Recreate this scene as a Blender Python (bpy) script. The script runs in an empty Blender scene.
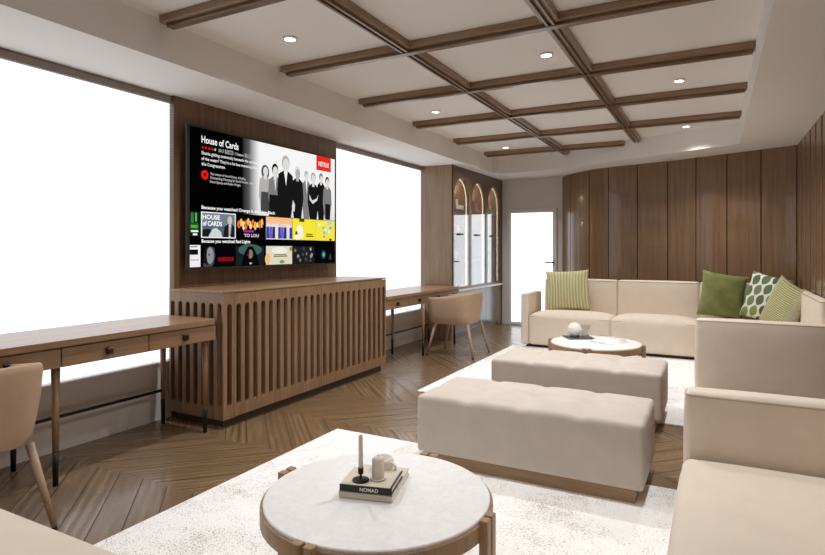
import bpy, bmesh, math, random
from mathutils import Vector, Matrix
random.seed(7)
PI = math.pi
SC = bpy.context.scene
COL = SC.collection

# ------------------------------------------------------------------ materials
def lin(c):
    f = lambda v: v / 12.92 if v <= .04045 else ((v + .055) / 1.055) ** 2.4
    return tuple(f(x / 255.) for x in c[:3]) + (1.,)

def newmat(name):
    m = bpy.data.materials.new(name); m.use_nodes = True
    nt = m.node_tree; nt.nodes.clear()
    out = nt.nodes.new('ShaderNodeOutputMaterial')
    b = nt.nodes.new('ShaderNodeBsdfPrincipled')
    nt.links.new(b.outputs[0], out.inputs[0])
    return m, nt, b, out

def node(nt, typ, **kw):
    n = nt.nodes.new(typ)
    for k, v in kw.items():
        if k.startswith('i_'):
            n.inputs[k[2:].replace('_', ' ')].default_value = v
        else:
            setattr(n, k, v)
    return n

def ramp(nt, fac, stops):
    r = nt.nodes.new('ShaderNodeValToRGB')
    el = r.color_ramp.elements
    while len(el) < len(stops): el.new(.5)
    for e, (p, c) in zip(el, stops): e.position = p; e.color = c
    nt.links.new(fac, r.inputs[0])
    return r.outputs[0]

def coords(nt, kind='Object', scale=(1, 1, 1), rot=(0, 0, 0)):
    t = nt.nodes.new('ShaderNodeTexCoord'); mp = nt.nodes.new('ShaderNodeMapping')
    mp.inputs['Scale'].default_value = scale; mp.inputs['Rotation'].default_value = rot
    nt.links.new(t.outputs[kind], mp.inputs[0])
    return mp.outputs[0]

def noise(nt, vec, scale=5., detail=4., rough=.55, dist=0.):
    n = node(nt, 'ShaderNodeTexNoise', i_Scale=scale, i_Detail=detail, i_Roughness=rough, i_Distortion=dist)
    nt.links.new(vec, n.inputs['Vector'])
    return n.outputs['Fac']

def math_(nt, op, a, b=None, clamp=False):
    n = nt.nodes.new('ShaderNodeMath'); n.operation = op; n.use_clamp = clamp
    for i, v in enumerate((a, b)):
        if v is None: continue
        if isinstance(v, (int, float)): n.inputs[i].default_value = v
        else: nt.links.new(v, n.inputs[i])
    return n.outputs[0]

def mixc(nt, fac, a, b):
    n = nt.nodes.new('ShaderNodeMix'); n.data_type = 'RGBA'
    for i, v in ((0, fac), (6, a), (7, b)):
        if isinstance(v, (int, float, tuple)): n.inputs[i].default_value = v
        else: nt.links.new(v, n.inputs[i])
    return n.outputs[2]

def bump(nt, b, h, strength=.2, dist=.002):
    n = node(nt, 'ShaderNodeBump', i_Strength=strength, i_Distance=dist)
    nt.links.new(h, n.inputs['Height']); nt.links.new(n.outputs[0], b.inputs['Normal'])

def plain(name, c, rough=.5, metal=0., coat=0., spec=.5):
    m, nt, b, o = newmat(name)
    b.inputs['Base Color'].default_value = lin(c); b.inputs['Roughness'].default_value = rough
    b.inputs['Metallic'].default_value = metal; b.inputs['Coat Weight'].default_value = coat
    b.inputs['Specular IOR Level'].default_value = spec
    return m

def wood(name, dark, light, axis='z', rough=.45, coat=0., coat_rough=.15, fine=1.):
    m, nt, b, o = newmat(name)
    s = {'x': (1.2, 26, 26), 'y': (26, 1.2, 26), 'z': (26, 26, 1.2)}[axis]
    v = coords(nt, 'Object', s)
    n1 = noise(nt, v, 1.0, 5, .6, .6)
    s2 = tuple(q * 5 for q in s)
    n2 = noise(nt, coords(nt, 'Object', s2), 1.0, 2, .5)
    f = math_(nt, 'ADD', math_(nt, 'MULTIPLY', n1, .72), math_(nt, 'MULTIPLY', n2, .28 * fine))
    c = ramp(nt, f, [(.32, lin(dark)), (.68, lin(light))])
    nt.links.new(c, b.inputs['Base Color'])
    b.inputs['Roughness'].default_value = rough
    b.inputs['Coat Weight'].default_value = coat; b.inputs['Coat Roughness'].default_value = coat_rough
    bump(nt, b, f, .12, .001)
    return m

def fabric(name, c, rough=.9, var=.03, scale=420., bstr=.25, sheen=.15):
    m, nt, b, o = newmat(name)
    v = coords(nt)
    n1 = noise(nt, v, scale, 2, .6); n2 = noise(nt, v, 9, 3, .6)
    f = math_(nt, 'ADD', math_(nt, 'MULTIPLY', n1, .6), math_(nt, 'MULTIPLY', n2, .4))
    d = tuple(x * (1 - var) for x in c); l = tuple(min(255, x * (1 + var)) for x in c)
    nt.links.new(ramp(nt, f, [(.3, lin(d)), (.7, lin(l))]), b.inputs['Base Color'])
    b.inputs['Roughness'].default_value = rough
    b.inputs['Sheen Weight'].default_value = sheen
    b.inputs['Specular IOR Level'].default_value = .2
    bump(nt, b, n1, bstr, .001)
    return m

def emit(name, c, s=1.):
    m = bpy.data.materials.new(name); m.use_nodes = True
    nt = m.node_tree; nt.nodes.clear()
    o = nt.nodes.new('ShaderNodeOutputMaterial'); e = nt.nodes.new('ShaderNodeEmission')
    e.inputs[0].default_value = lin(c); e.inputs[1].default_value = s
    nt.links.new(e.outputs[0], o.inputs[0])
    return m

def thin_glass(name, tint=(255, 255, 255), boost=1.):
    m = bpy.data.materials.new(name); m.use_nodes = True
    nt = m.node_tree; nt.nodes.clear()
    o = nt.nodes.new('ShaderNodeOutputMaterial')
    t = nt.nodes.new('ShaderNodeBsdfTransparent'); t.inputs[0].default_value = lin(tint)
    g = nt.nodes.new('ShaderNodeBsdfGlossy'); g.inputs['Roughness'].default_value = .02
    lw = nt.nodes.new('ShaderNodeLayerWeight')
    f = math_(nt, 'ADD', math_(nt, 'MULTIPLY', math_(nt, 'POWER', lw.outputs['Facing'], 5.), .96 * boost), .04 * boost, True)
    mx = nt.nodes.new('ShaderNodeMixShader')
    nt.links.new(f, mx.inputs[0]); nt.links.new(t.outputs[0], mx.inputs[1]); nt.links.new(g.outputs[0], mx.inputs[2])
    nt.links.new(mx.outputs[0], o.inputs[0])
    return m

M = {}
M['plaster'] = plain('ceiling_paint', (232, 227, 221), .85, spec=.2)
M['wallpaint'] = plain('wall_paint', (228, 225, 221), .85, spec=.2)
M['kneewall'] = plain('knee_wall_paint', (226, 222, 218), .8, spec=.2)
M['walnut_z'] = wood('walnut_upright', (88, 63, 44), (128, 97, 70), 'z', .42, .25, .12)
M['panel'] = wood('walnut_wall_panel', (104, 74, 46), (136, 102, 68), 'z', .38, .45, .05)
M['panel_gap'] = plain('panel_groove', (52, 36, 24), .6)
M['console'] = wood('console_oak', (124, 93, 66), (158, 124, 92), 'z', .5, .1)
M['console_top'] = wood('console_top_oak', (124, 93, 66), (160, 126, 94), 'y', .4, .25)
M['slot_back'] = wood('console_slot_back', (92, 64, 44), (112, 82, 58), 'z', .6)  # darker than the console oak: shade inside the slots put into the colour
M['desk'] = wood('desk_oak', (128, 96, 66), (160, 126, 92), 'y', .38, .3)
M['deskleg'] = wood('desk_leg_oak', (126, 96, 68), (160, 126, 92), 'z', .45)
M['beam_x'] = wood('beam_oak_cross', (126, 100, 76), (162, 134, 108), 'x', .4, .2)
M['beam_y'] = wood('beam_oak_long', (126, 100, 76), (162, 134, 108), 'y', .4, .2)
M['bronze'] = plain('bronze_strip', (118, 94, 72), .28, .35)
M['cab'] = wood('cabinet_oak', (120, 92, 64), (152, 122, 90), 'z', .42, .2)
M['cab_dark'] = wood('cabinet_face_walnut', (84, 62, 44), (112, 86, 64), 'z', .4, .2)
M['cab_in'] = wood('cabinet_lining', (176, 146, 108), (204, 174, 134), 'z', .5)
M['tablewood'] = wood('table_oak', (142, 110, 78), (172, 138, 102), 'z', .45, .1)
M['plinth'] = wood('plinth_oak', (136, 106, 76), (166, 134, 102), 'x', .5)
M['black'] = plain('black_metal', (34, 31, 30), .4, .5)
M['darkknob'] = plain('dark_bronze_knob', (58, 48, 42), .35, .7)
M['sofa'] = fabric('sofa_cream_linen', (224, 209, 192))
M['piping'] = fabric('sofa_piping', (190, 172, 154))
M['ottoman'] = fabric('ottoman_linen', (196, 185, 173), var=.05)
M['chair'] = fabric('chair_beige_leather', (184, 156, 131), .6, .03, 200, .1, .05)
M['chairleg'] = plain('chair_leg_beige', (170, 145, 122), .45)
M['white_glaze'] = plain('white_ceramic', (232, 226, 216), .5)
M['wax'] = plain('cream_wax', (226, 214, 200), .6)
M['paper'] = plain('white_paper', (238, 235, 230), .8)
M['bookcream'] = plain('cream_book_cloth', (214, 204, 186), .7)
M['bookblack'] = plain('black_book_cover', (34, 31, 29), .55)
M['slate'] = plain('dark_slate', (78, 76, 76), .5)
M['glass'] = thin_glass('clear_glass', (246, 248, 248), 1.4)
M['cabglass'] = thin_glass('cabinet_glass', (244, 244, 244), 2.4)
M['frame'] = plain('door_frame_paint', (232, 230, 228), .5)
M['sill'] = plain('counter_stone', (224, 221, 216), .3)
M['basegloss'] = plain('grey_lacquer', (112, 109, 108), .2, 0., .1, .35)
M['blind'] = emit('daylit_blind', (240, 246, 255), 1.7)  # fabric glows by itself in place of daylight coming through it
M['headrail'] = plain('blind_headrail', (140, 128, 120), .6)
M['frost'] = emit('frosted_daylit_glass', (246, 250, 255), 2.6)  # pane glows by itself, standing in for daylight behind the door
M['lamp'] = emit('downlight_lens', (255, 240, 220), 14.)
M['lampring'] = plain('downlight_ring', (235, 230, 224), .4)
M['led'] = emit('led_strip', (255, 232, 200), 5.0)
M['tvbody'] = plain('tv_bezel', (44, 42, 42), .4)

def marble():
    m, nt, b, o = newmat('white_marble')
    v = coords(nt)
    n1 = noise(nt, v, 15, 8, .65, .5); n2 = noise(nt, v, 34, 6, .6, .6)
    vein = math_(nt, 'ABSOLUTE', math_(nt, 'SUBTRACT', n1, .5))
    c1 = ramp(nt, vein, [(0., lin((232, 230, 228))), (.04, lin((243, 241, 239))), (.2, lin((249, 247, 245)))])
    c2 = ramp(nt, n2, [(.35, lin((234, 232, 230))), (.65, lin((245, 243, 241)))])
    nt.links.new(mixc(nt, .5, c1, c2), b.inputs['Base Color'])
    b.inputs['Roughness'].default_value = .35
    return m
M['marble'] = marble()

def rugmat():
    m, nt, b, o = newmat('worn_cream_rug')
    v = coords(nt)
    # chevron weave relief
    sep = nt.nodes.new('ShaderNodeSeparateXYZ'); nt.links.new(v, sep.inputs[0])
    tri = math_(nt, 'PINGPONG', sep.outputs[0], .022)
    w = math_(nt, 'PINGPONG', math_(nt, 'ADD', sep.outputs[1], tri), .007)
    wv = math_(nt, 'MULTIPLY', w, 1 / .007)
    speck = noise(nt, coords(nt, 'Object', (1, 1.6, 1)), 95, 3, .7)
    area = noise(nt, v, 3.2, 4, .6)
    area2 = noise(nt, v, 14, 3, .6)
    th = math_(nt, 'ADD', math_(nt, 'MULTIPLY', area, .42), math_(nt, 'MULTIPLY', area2, .22))
    k = math_(nt, 'SUBTRACT', math_(nt, 'ADD', speck, th), .865)
    k = math_(nt, 'MULTIPLY', k, 9., True)
    k2 = math_(nt, 'MULTIPLY', k, math_(nt, 'ADD', math_(nt, 'MULTIPLY', wv, .6), .35), True)
    base = mixc(nt, math_(nt, 'MULTIPLY', wv, .5), lin((250, 249, 247)), lin((242, 239, 234)))
    col = mixc(nt, k2, base, lin((150, 128, 104)))
    nt.links.new(col, b.inputs['Base Color'])
    b.inputs['Roughness'].default_value = .95; b.inputs['Specular IOR Level'].default_value = .1
    h = math_(nt, 'SUBTRACT', math_(nt, 'ADD', math_(nt, 'MULTIPLY', wv, .6), math_(nt, 'MULTIPLY', speck, .5)), k2)
    bump(nt, b, h, .5, .004)
    return m
M['rug'] = rugmat()

def floormat():
    m, nt, b, o = newmat('oak_chevron_boards')
    uv = nt.nodes.new('ShaderNodeUVMap'); uv.uv_map = 'UVMap'
    at = nt.nodes.new('ShaderNodeAttribute'); at.attribute_name = 'board'
    mp = nt.nodes.new('ShaderNodeMapping'); mp.inputs['Scale'].default_value = (1.6, 13, 1)
    nt.links.new(uv.outputs[0], mp.inputs[0])
    off = nt.nodes.new('ShaderNodeVectorMath'); off.operation = 'ADD'
    cmb = nt.nodes.new('ShaderNodeCombineXYZ')
    nt.links.new(math_(nt, 'MULTIPLY', at.outputs['Fac'], 60.), cmb.inputs[0])
    nt.links.new(math_(nt, 'MULTIPLY', at.outputs['Fac'], 33.), cmb.inputs[2])
    nt.links.new(mp.outputs[0], off.inputs[0]); nt.links.new(cmb.outputs[0], off.inputs[1])
    v = off.outputs[0]
    wv = node(nt, 'ShaderNodeTexWave', wave_type='BANDS', bands_direction='Y', i_Scale=.55, i_Distortion=7.0, i_Detail=3., i_Detail_Scale=.8)
    nt.links.new(v, wv.inputs['Vector'])
    n = noise(nt, v, 1.6, 5, .6, .5)
    kw = math_(nt, 'MULTIPLY', math_(nt, 'FRACT', math_(nt, 'MULTIPLY', at.outputs['Fac'], 7.3)), .38)
    fine = noise(nt, v, 7., 3, .6)
    g = math_(nt, 'ADD', math_(nt, 'ADD', math_(nt, 'MULTIPLY', math_(nt, 'SUBTRACT', wv.outputs['Fac'], .5), kw), math_(nt, 'MULTIPLY', n, .75)), math_(nt, 'MULTIPLY', fine, .25))
    c = ramp(nt, g, [(.2, lin((82, 61, 41))), (.5, lin((122, 97, 70))), (.8, lin((154, 127, 96)))])
    hv = mixc(nt, math_(nt, 'MULTIPLY', at.outputs['Fac'], .45), c, lin((112, 88, 62)))
    nt.links.new(hv, b.inputs['Base Color'])
    b.inputs['Roughness'].default_value = .3
    nt.links.new(ramp(nt, g, [(.2, (.42,) * 3 + (1,)), (.8, (.22,) * 3 + (1,))]), b.inputs['Roughness'])
    b.inputs['Coat Weight'].default_value = .25; b.inputs['Coat Roughness'].default_value = .12
    bump(nt, b, g, .45, .003)
    return m
M['floor'] = floormat()

# pillow materials use the pillow's UV (0..1 on both faces)
def pillow_mats():
    # striped tweed
    m, nt, b, o = newmat('green_striped_weave')
    uv = coords(nt, 'UV')
    sep = nt.nodes.new('ShaderNodeSeparateXYZ'); nt.links.new(uv, sep.inputs[0])
    n = noise(nt, coords(nt, 'UV', (60, 24, 1)), 1, 3, .7)
    n2 = noise(nt, coords(nt, 'UV', (14, 2, 1)), 1, 2, .5)
    st = math_(nt, 'PINGPONG', sep.outputs[0], .036); st = math_(nt, 'MULTIPLY', st, 1 / .036)
    f = math_(nt, 'ADD', math_(nt, 'MULTIPLY', st, .5), math_(nt, 'MULTIPLY', n, .5))
    f = math_(nt, 'ADD', f, math_(nt, 'MULTIPLY', n2, .3))
    c = ramp(nt, f, [(.40, lin((160, 158, 102))), (.66, lin((192, 188, 142))), (.95, lin((220, 214, 182)))])
    nt.links.new(c, b.inputs['Base Color']); b.inputs['Roughness'].default_value = .95
    bump(nt, b, f, .4, .003); M['p_stripe'] = m
    # velvet
    m, nt, b, o = newmat('green_velvet')
    n = noise(nt, coords(nt, 'UV', (3, 3, 1)), 1, 3, .6)
    nt.links.new(ramp(nt, n, [(.3, lin((100, 110, 56))), (.7, lin((136, 142, 84)))]), b.inputs['Base Color'])
    b.inputs['Roughness'].default_value = .6; b.inputs['Sheen Weight'].default_value = .6
    b.inputs['Sheen Roughness'].default_value = .35; b.inputs['Sheen Tint'].default_value = lin((200, 214, 130))
    M['p_velvet'] = m
    # leaves
    m, nt, b, o = newmat('leaf_print_cotton')
    uv = coords(nt, 'UV', (1, 1, 1), (0, 0, .35))
    sep = nt.nodes.new('ShaderNodeSeparateXYZ'); nt.links.new(uv, sep.inputs[0])
    u = math_(nt, 'MULTIPLY', sep.outputs[0], 4.9); cu = math_(nt, 'FLOOR', u)
    x = math_(nt, 'SUBTRACT', math_(nt, 'FRACT', u), .5)
    odd = math_(nt, 'MULTIPLY', math_(nt, 'MODULO', math_(nt, 'ABSOLUTE', cu), 2.), .5)
    vv = math_(nt, 'ADD', math_(nt, 'MULTIPLY', sep.outputs[1], 3.5), odd); cv = math_(nt, 'FLOOR', vv)
    y = math_(nt, 'SUBTRACT', math_(nt, 'FRACT', vv), .5)
    yy = math_(nt, 'MULTIPLY', y, 2.08)
    wd = math_(nt, 'MULTIPLY', math_(nt, 'SUBTRACT', 1., math_(nt, 'MULTIPLY', yy, yy)), .48)
    mask = math_(nt, 'LESS_THAN', math_(nt, 'ABSOLUTE', x), wd)
    cmb = nt.nodes.new('ShaderNodeCombineXYZ'); nt.links.new(cu, cmb.inputs[0]); nt.links.new(cv, cmb.inputs[1])
    wn = nt.nodes.new('ShaderNodeTexWhiteNoise'); nt.links.new(cmb.outputs[0], wn.inputs['Vector'])
    leaf = ramp(nt, wn.outputs['Value'], [(0., lin((74, 92, 64))), (.35, lin((112, 128, 96))), (.65, lin((134, 148, 84))), (1., lin((66, 86, 68)))])
    nt.links.new(mixc(nt, mask, lin((228, 226, 208)), leaf), b.inputs['Base Color'])
    b.inputs['Roughness'].default_value = .9; M['p_leaf'] = m
    # tweed
    m, nt, b, o = newmat('green_boucle_weave')
    uv = coords(nt, 'UV'); sep = nt.nodes.new('ShaderNodeSeparateXYZ'); nt.links.new(uv, sep.inputs[0])
    n = noise(nt, coords(nt, 'UV', (46, 46, 1)), 1, 3, .7)
    st = math_(nt, 'MULTIPLY', math_(nt, 'PINGPONG', sep.outputs[1], .02), 1 / .02)
    mid = math_(nt, 'LESS_THAN', math_(nt, 'ABSOLUTE', math_(nt, 'SUBTRACT', sep.outputs[0], .5)), .33)
    f = math_(nt, 'ADD', math_(nt, 'MULTIPLY', st, .35), math_(nt, 'MULTIPLY', n, .7))
    c = ramp(nt, f, [(.36, lin((124, 128, 74))), (.54, lin((168, 166, 112))), (.76, lin((216, 210, 180)))])
    c2 = ramp(nt, n, [(.35, lin((150, 148, 116))), (.7, lin((198, 192, 164)))])
    nt.links.new(mixc(nt, mid, c2, c), b.inputs['Base Color']); b.inputs['Roughness'].default_value = .95
    bump(nt, b, f, .5, .004); M['p_tweed'] = m
pillow_mats()

# ------------------------------------------------------------------ mesh helpers
def BM(): return bmesh.new()

def obj(name, bm, mat, parent=None, smooth=False, shift=True):
    me = bpy.data.meshes.new(name)
    bmesh.ops.recalc_face_normals(bm, faces=bm.faces) if smooth != 'keep' else None
    loc = Vector((0, 0, 0))
    if parent is None and shift:
        xs = [v.co.x for v in bm.verts]; ys = [v.co.y for v in bm.verts]; zs = [v.co.z for v in bm.verts]
        loc = Vector(((min(xs) + max(xs)) / 2, (min(ys) + max(ys)) / 2, min(zs)))
        for v in bm.verts: v.co -= loc
    bm.to_mesh(me); bm.free()
    for m in (mat if isinstance(mat, (list, tuple)) else [mat]): me.materials.append(m)
    if smooth is True:
        for p in me.polygons: p.use_smooth = True
    o = bpy.data.objects.new(name, me); COL.objects.link(o)
    if parent is not None:
        o.parent = parent
        if parent.get('_w'): o.location = -Vector(parent['_w'])
    else:
        o.location = loc
    return o

def tag(o, label, cat, group=None, kind=None):
    o['label'] = label; o['category'] = cat
    if group: o['group'] = group
    if kind: o['kind'] = kind
    return o

def thing(name, label, cat, loc=(0, 0, 0), rot=(0, 0, 0), group=None, world=True):
    """Empty at the base; parts are built in room coordinates (world) or in the thing's own."""
    o = bpy.data.objects.new(name, None); COL.objects.link(o)
    o.empty_display_size = .1; o.location = loc; o.rotation_euler = rot
    tag(o, label, cat, group)
    if world: o['_w'] = tuple(loc)
    return o

def sub(name, bm, mat, part, smooth=False):
    """sub-part: same coordinates as its part"""
    o = obj(name, bm, mat, None, smooth, shift=False)
    o.parent = part
    return o

def struct(name, bm, mat, smooth=False):
    o = obj(name, bm, mat, None, smooth, shift=False); o['kind'] = 'structure'
    return o

def box(bm, x0, x1, y0, y1, z0, z1, bev=0., seg=1, mi=0):
    r = bmesh.ops.create_cube(bm, size=1)
    vs = r['verts']
    for v in vs:
        v.co = Vector(((x0 + x1) / 2 + v.co.x * (x1 - x0), (y0 + y1) / 2 + v.co.y * (y1 - y0), (z0 + z1) / 2 + v.co.z * (z1 - z0)))
    fs = {f for v in vs for f in v.link_faces}
    for f in fs: f.material_index = mi
    if bev:
        es = {e for v in vs for e in v.link_edges}
        bmesh.ops.bevel(bm, geom=list(es), offset=bev, segments=seg, profile=.5, affect='EDGES')
    return bm

def prism(bm, poly, z0, z1, mi=0):
    a = [bm.verts.new((p[0], p[1], z0)) for p in poly]; b = [bm.verts.new((p[0], p[1], z1)) for p in poly]
    n = len(poly); fs = [bm.faces.new(a[::-1]), bm.faces.new(b)]
    for i in range(n): fs.append(bm.faces.new((a[i], a[(i + 1) % n], b[(i + 1) % n], b[i])))
    for f in fs: f.material_index = mi
    return bm

def lathe(bm, prof, c=(0, 0, 0), seg=48, mi=0):
    rings = []
    for r, z in prof:
        if r < 1e-6: rings.append([bm.verts.new((c[0], c[1], c[2] + z))])
        else: rings.append([bm.verts.new((c[0] + r * math.cos(2 * PI * i / seg), c[1] + r * math.sin(2 * PI * i / seg), c[2] + z)) for i in range(seg)])
    for a, b in zip(rings, rings[1:]):
        for i in range(seg):
            j = (i + 1) % seg
            if len(a) == 1 and len(b) == 1: continue
            if len(a) == 1: f = bm.faces.new((a[0], b[j], b[i]))
            elif len(b) == 1: f = bm.faces.new((a[i], a[j], b[0]))
            else: f = bm.faces.new((a[i], a[j], b[j], b[i]))
            f.material_index = mi
    return bm

def tube(bm, pts, r, seg=8, closed=False, r2=None):
    pts = [Vector(p) for p in pts]; n = len(pts); rings = []
    for i, p in enumerate(pts):
        if closed: d = (pts[(i + 1) % n] - pts[i - 1])
        else: d = pts[min(i + 1, n - 1)] - pts[max(i - 1, 0)]
        d.normalize()
        up = Vector((0, 0, 1)) if abs(d.z) < .9 else Vector((1, 0, 0))
        a = d.cross(up).normalized(); b = a.cross(d).normalized()
        rr = r if r2 is None else r + (r2 - r) * i / (n - 1)
        rings.append([bm.verts.new(p + rr * (math.cos(2 * PI * k / seg) * a + math.sin(2 * PI * k / seg) * b)) for k in range(seg)])
    for i in range(n if closed else n - 1):
        A, B = rings[i], rings[(i + 1) % n]
        for k in range(seg): bm.faces.new((A[k], A[(k + 1) % seg], B[(k + 1) % seg], B[k]))
    if not closed: bm.faces.new(rings[0][::-1]); bm.faces.new(rings[-1])
    return bm

def rbox(bm, x0, x1, y0, y1, z0, z1, r=.04, n=8, crown=0., bulge=0., dips=None):
    """soft upholstered box: rounded edges, crowned top, slightly bulged sides"""
    r = min(r, (x1 - x0) / 2.01, (y1 - y0) / 2.01, (z1 - z0) / 2.01)
    def ax(a, b):
        L = b - a; core = [a + r + (L - 2 * r) * i / n for i in range(n + 1)]
        return [a, a + .08 * r, a + .3 * r, a + .62 * r] + core + [b - .62 * r, b - .3 * r, b - .08 * r, b]
    X, Y, Z = ax(x0, x1), ax(y0, y1), ax(z0, z1)
    lo = Vector((x0 + r, y0 + r, z0 + r)); hi = Vector((x1 - r, y1 - r, z1 - r))
    cache = {}
    def vert(p):
        k = tuple(round(q, 6) for q in p)
        if k in cache: return cache[k]
        p = Vector(p); q = Vector((min(max(p[i], lo[i]), hi[i]) for i in range(3)))
        d = p - q
        if d.length > 1e-9: d.normalize()
        w = q + r * d
        u = 2 * (w.x - x0) / (x1 - x0) - 1; v = 2 * (w.y - y0) / (y1 - y0) - 1; t = 2 * (w.z - z0) / (z1 - z0) - 1
        fu, fv, ft = 1 - u ** 4, 1 - v ** 4, 1 - t ** 4
        if crown and t > 0: w.z += crown * fu * fv * max(0, t)
        if bulge:
            w.x += bulge * (1 if u > 0 else -1) * abs(u) ** 3 * fv * ft
            w.y += bulge * (1 if v > 0 else -1) * abs(v) ** 3 * fu * ft
        if dips and t > 0: w.z -= dips((w.x - x0) / (x1 - x0), (w.y - y0) / (y1 - y0)) * max(0, t) ** 4
        cache[k] = bm.verts.new(w); return cache[k]
    def face(A, B, f):
        for i in range(len(A) - 1):
            for j in range(len(B) - 1):
                vs = [vert(f(A[i], B[j])), vert(f(A[i + 1], B[j])), vert(f(A[i + 1], B[j + 1])), vert(f(A[i], B[j + 1]))]
                if len(set(vs)) == 4:
                    try: bm.faces.new(vs)
                    except ValueError: pass
    for zc in (z0, z1): face(X, Y, lambda a, b: (a, b, zc))
    for yc in (y0, y1): face(X, Z, lambda a, b: (a, yc, b))
    for xc in (x0, x1): face(Y, Z, lambda a, b: (xc, a, b))
    return bm

def rrect(x0, x1, y0, y1, r, z, k=6):
    pts = []
    for cx, cy, a0 in ((x1 - r, y1 - r, 0), (x0 + r, y1 - r, PI / 2), (x0 + r, y0 + r, PI), (x1 - r, y0 + r, 1.5 * PI)):
        for i in range(k + 1):
            a = a0 + PI / 2 * i / k; pts.append((cx + r * math.cos(a), cy + r * math.sin(a), z))
    return pts

def cell_hole(bm, P, x0, x1, z0, z1, hole, depth, ry=1.):
    """one cell of a panel (x0..x1, z0..z1) pierced by a convex hole outline; P maps (x, z, d) to a point"""
    cx = (min(p[0] for p in hole) + max(p[0] for p in hole)) / 2
    hz0, hz1 = min(p[1] for p in hole), max(p[1] for p in hole); hw = max(p[0] for p in hole) - cx
    def proj(p):
        cz = min(max(p[1], hz0 + hw), hz1 - hw * ry)
        dx, dz = p[0] - cx, p[1] - cz
        k = 1e9
        if dx > 1e-9: k = min(k, (x1 - cx) / dx)
        if dx < -1e-9: k = min(k, (x0 - cx) / dx)
        if dz > 1e-9: k = min(k, (z1 - cz) / dz)
        if dz < -1e-9: k = min(k, (z0 - cz) / dz)
        return (cx + dx * k, cz + dz * k)
    outer = [proj(p) for p in hole]
    n = len(hole)
    corners = [(x0, z0), (x1, z0), (x1, z1), (x0, z1)]
    hv = [bm.verts.new(P(x, z, 0)) for x, z in hole]; hb = [bm.verts.new(P(x, z, depth)) for x, z in hole]
    ov = [bm.verts.new(P(x, z, 0)) for x, z in outer]
    for i in range(n):
        j = (i + 1) % n
        a, b = outer[i], outer[j]
        extra = None
        for c in corners:
            on_a = abs(a[0] - c[0]) < 1e-7 or abs(a[1] - c[1]) < 1e-7
            on_b = abs(b[0] - c[0]) < 1e-7 or abs(b[1] - c[1]) < 1e-7
            same = (abs(a[0] - b[0]) < 1e-7) or (abs(a[1] - b[1]) < 1e-7)
            if on_a and on_b and not same: extra = c
        if extra: bm.faces.new((hv[i], hv[j], ov[j], bm.verts.new(P(extra[0], extra[1], 0)), ov[i]))
        else: bm.faces.new((hv[i], hv[j], ov[j], ov[i]))
        bm.faces.new((hv[i], hb[i], hb[j], hv[j]))

def stadium(cx, hw, z0, z1, k=8):
    pts = []
    for i in range(k + 1):
        a = PI * i / k; pts.append((cx + hw * math.cos(a), z1 - hw + hw * math.sin(a)))
    for i in range(k + 1):
        a = PI + PI * i / k; pts.append((cx + hw * math.cos(a), z0 + hw + hw * math.sin(a)))
    return pts

# ------------------------------------------------------------------ the room
WL, WR, ZS, ZC = -3.44, .775, 2.30, 2.53      # left wall face, right wall face, soffit, tray ceiling
YB, YD = -1.6, 8.75

# floor: chevron boards
def floor():
    bm = BM(); uvl = bm.loops.layers.uv.new('UVMap'); cl = bm.faces.layers.float.new('board')
    H = .65; wb = .185; y0 = 1.957 - 6 * H
    for k in range(17):
        ya = y0 + k * H; yb = ya + H; s = 1 if k % 2 == 0 else -1
        for i in range(-6, 36):
            xa = -4.2 + i * wb; g = .003
            pts = [(xa + g, ya), (xa + wb - g, ya), (xa + wb - g + s * H, yb), (xa + g + s * H, yb)]
            if max(p[0] for p in pts) < -3.7 or min(p[0] for p in pts) > 1.0: continue
            f = bm.faces.new([bm.verts.new((p[0], p[1], 0)) for p in pts])
            f[cl] = random.random()
            for l, (a, b) in zip(f.loops, ((0, 0), (.0, .13), (H * 1.414, .13), (H * 1.414, 0))): l[uvl].uv = (a, b)
    for co, no in (((-3.6, 0, 0), (-1, 0, 0)), ((.9, 0, 0), (1, 0, 0)), ((0, YB - .1, 0), (0, -1, 0)), ((0, 9.0, 0), (0, 1, 0))):
        bmesh.ops.bisect_plane(bm, geom=bm.verts[:] + bm.edges[:] + bm.faces[:], plane_co=co, plane_no=no, clear_outer=True)
    for f in bm.faces:
        if f.normal.z < 0: f.normal_flip()
    box(bm, -3.6, .9, YB - .1, 9.0, -.08, -.002, mi=1)
    me = bpy.data.meshes.new('floor'); bm.to_mesh(me); bm.free()
    me.materials.append(M['floor']); me.materials.append(M['panel_gap'])
    o = bpy.data.objects.new('floor', me); COL.objects.link(o); o['kind'] = 'structure'
floor()

# ceiling: lower border with a recessed tray
def ceiling():
    inner = [(.235, -1.0), (.235, 6.83), (-.136, 7.02), (-.556, 7.206), (-1.155, 7.471), (-1.759, 7.76), (-2.2, 7.89), (-2.62, 7.93), (-2.77, 7.89), (-2.83, 7.76), (-2.83, -1.0)]
    outer = [(-3.6, YB - .1), (.9, YB - .1), (.9, 9.0), (-3.6, 9.0)]
    bm = BM()
    iv = [bm.verts.new((x, y, ZS)) for x, y in inner]; ov = [bm.verts.new((x, y, ZS)) for x, y in outer]
    es = [bm.edges.new((l[i], l[(i + 1) % len(l)])) for l in (iv, ov) for i in range(len(l))]
    bmesh.ops.triangle_fill(bm, use_beauty=True, use_dissolve=False, edges=es)
    for f in list(bm.faces):
        c = f.calc_center_median()
        if -2.83 < c.x < .235 and -1.0 < c.y < 6.8: bm.faces.remove(f)
    uv = [bm.verts.new((x, y, ZC)) for x, y in inner]
    n = len(inner)
    for i in range(n): bm.faces.new((iv[i], iv[(i + 1) % n], uv[(i + 1) % n], uv[i]))
    bm.faces.new(uv)
    box(bm, -3.6, .9, YB - .1, 9.0, ZC + .02, ZC + .12)
    struct('ceiling', bm, M['plaster'])
ceiling()

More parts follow.
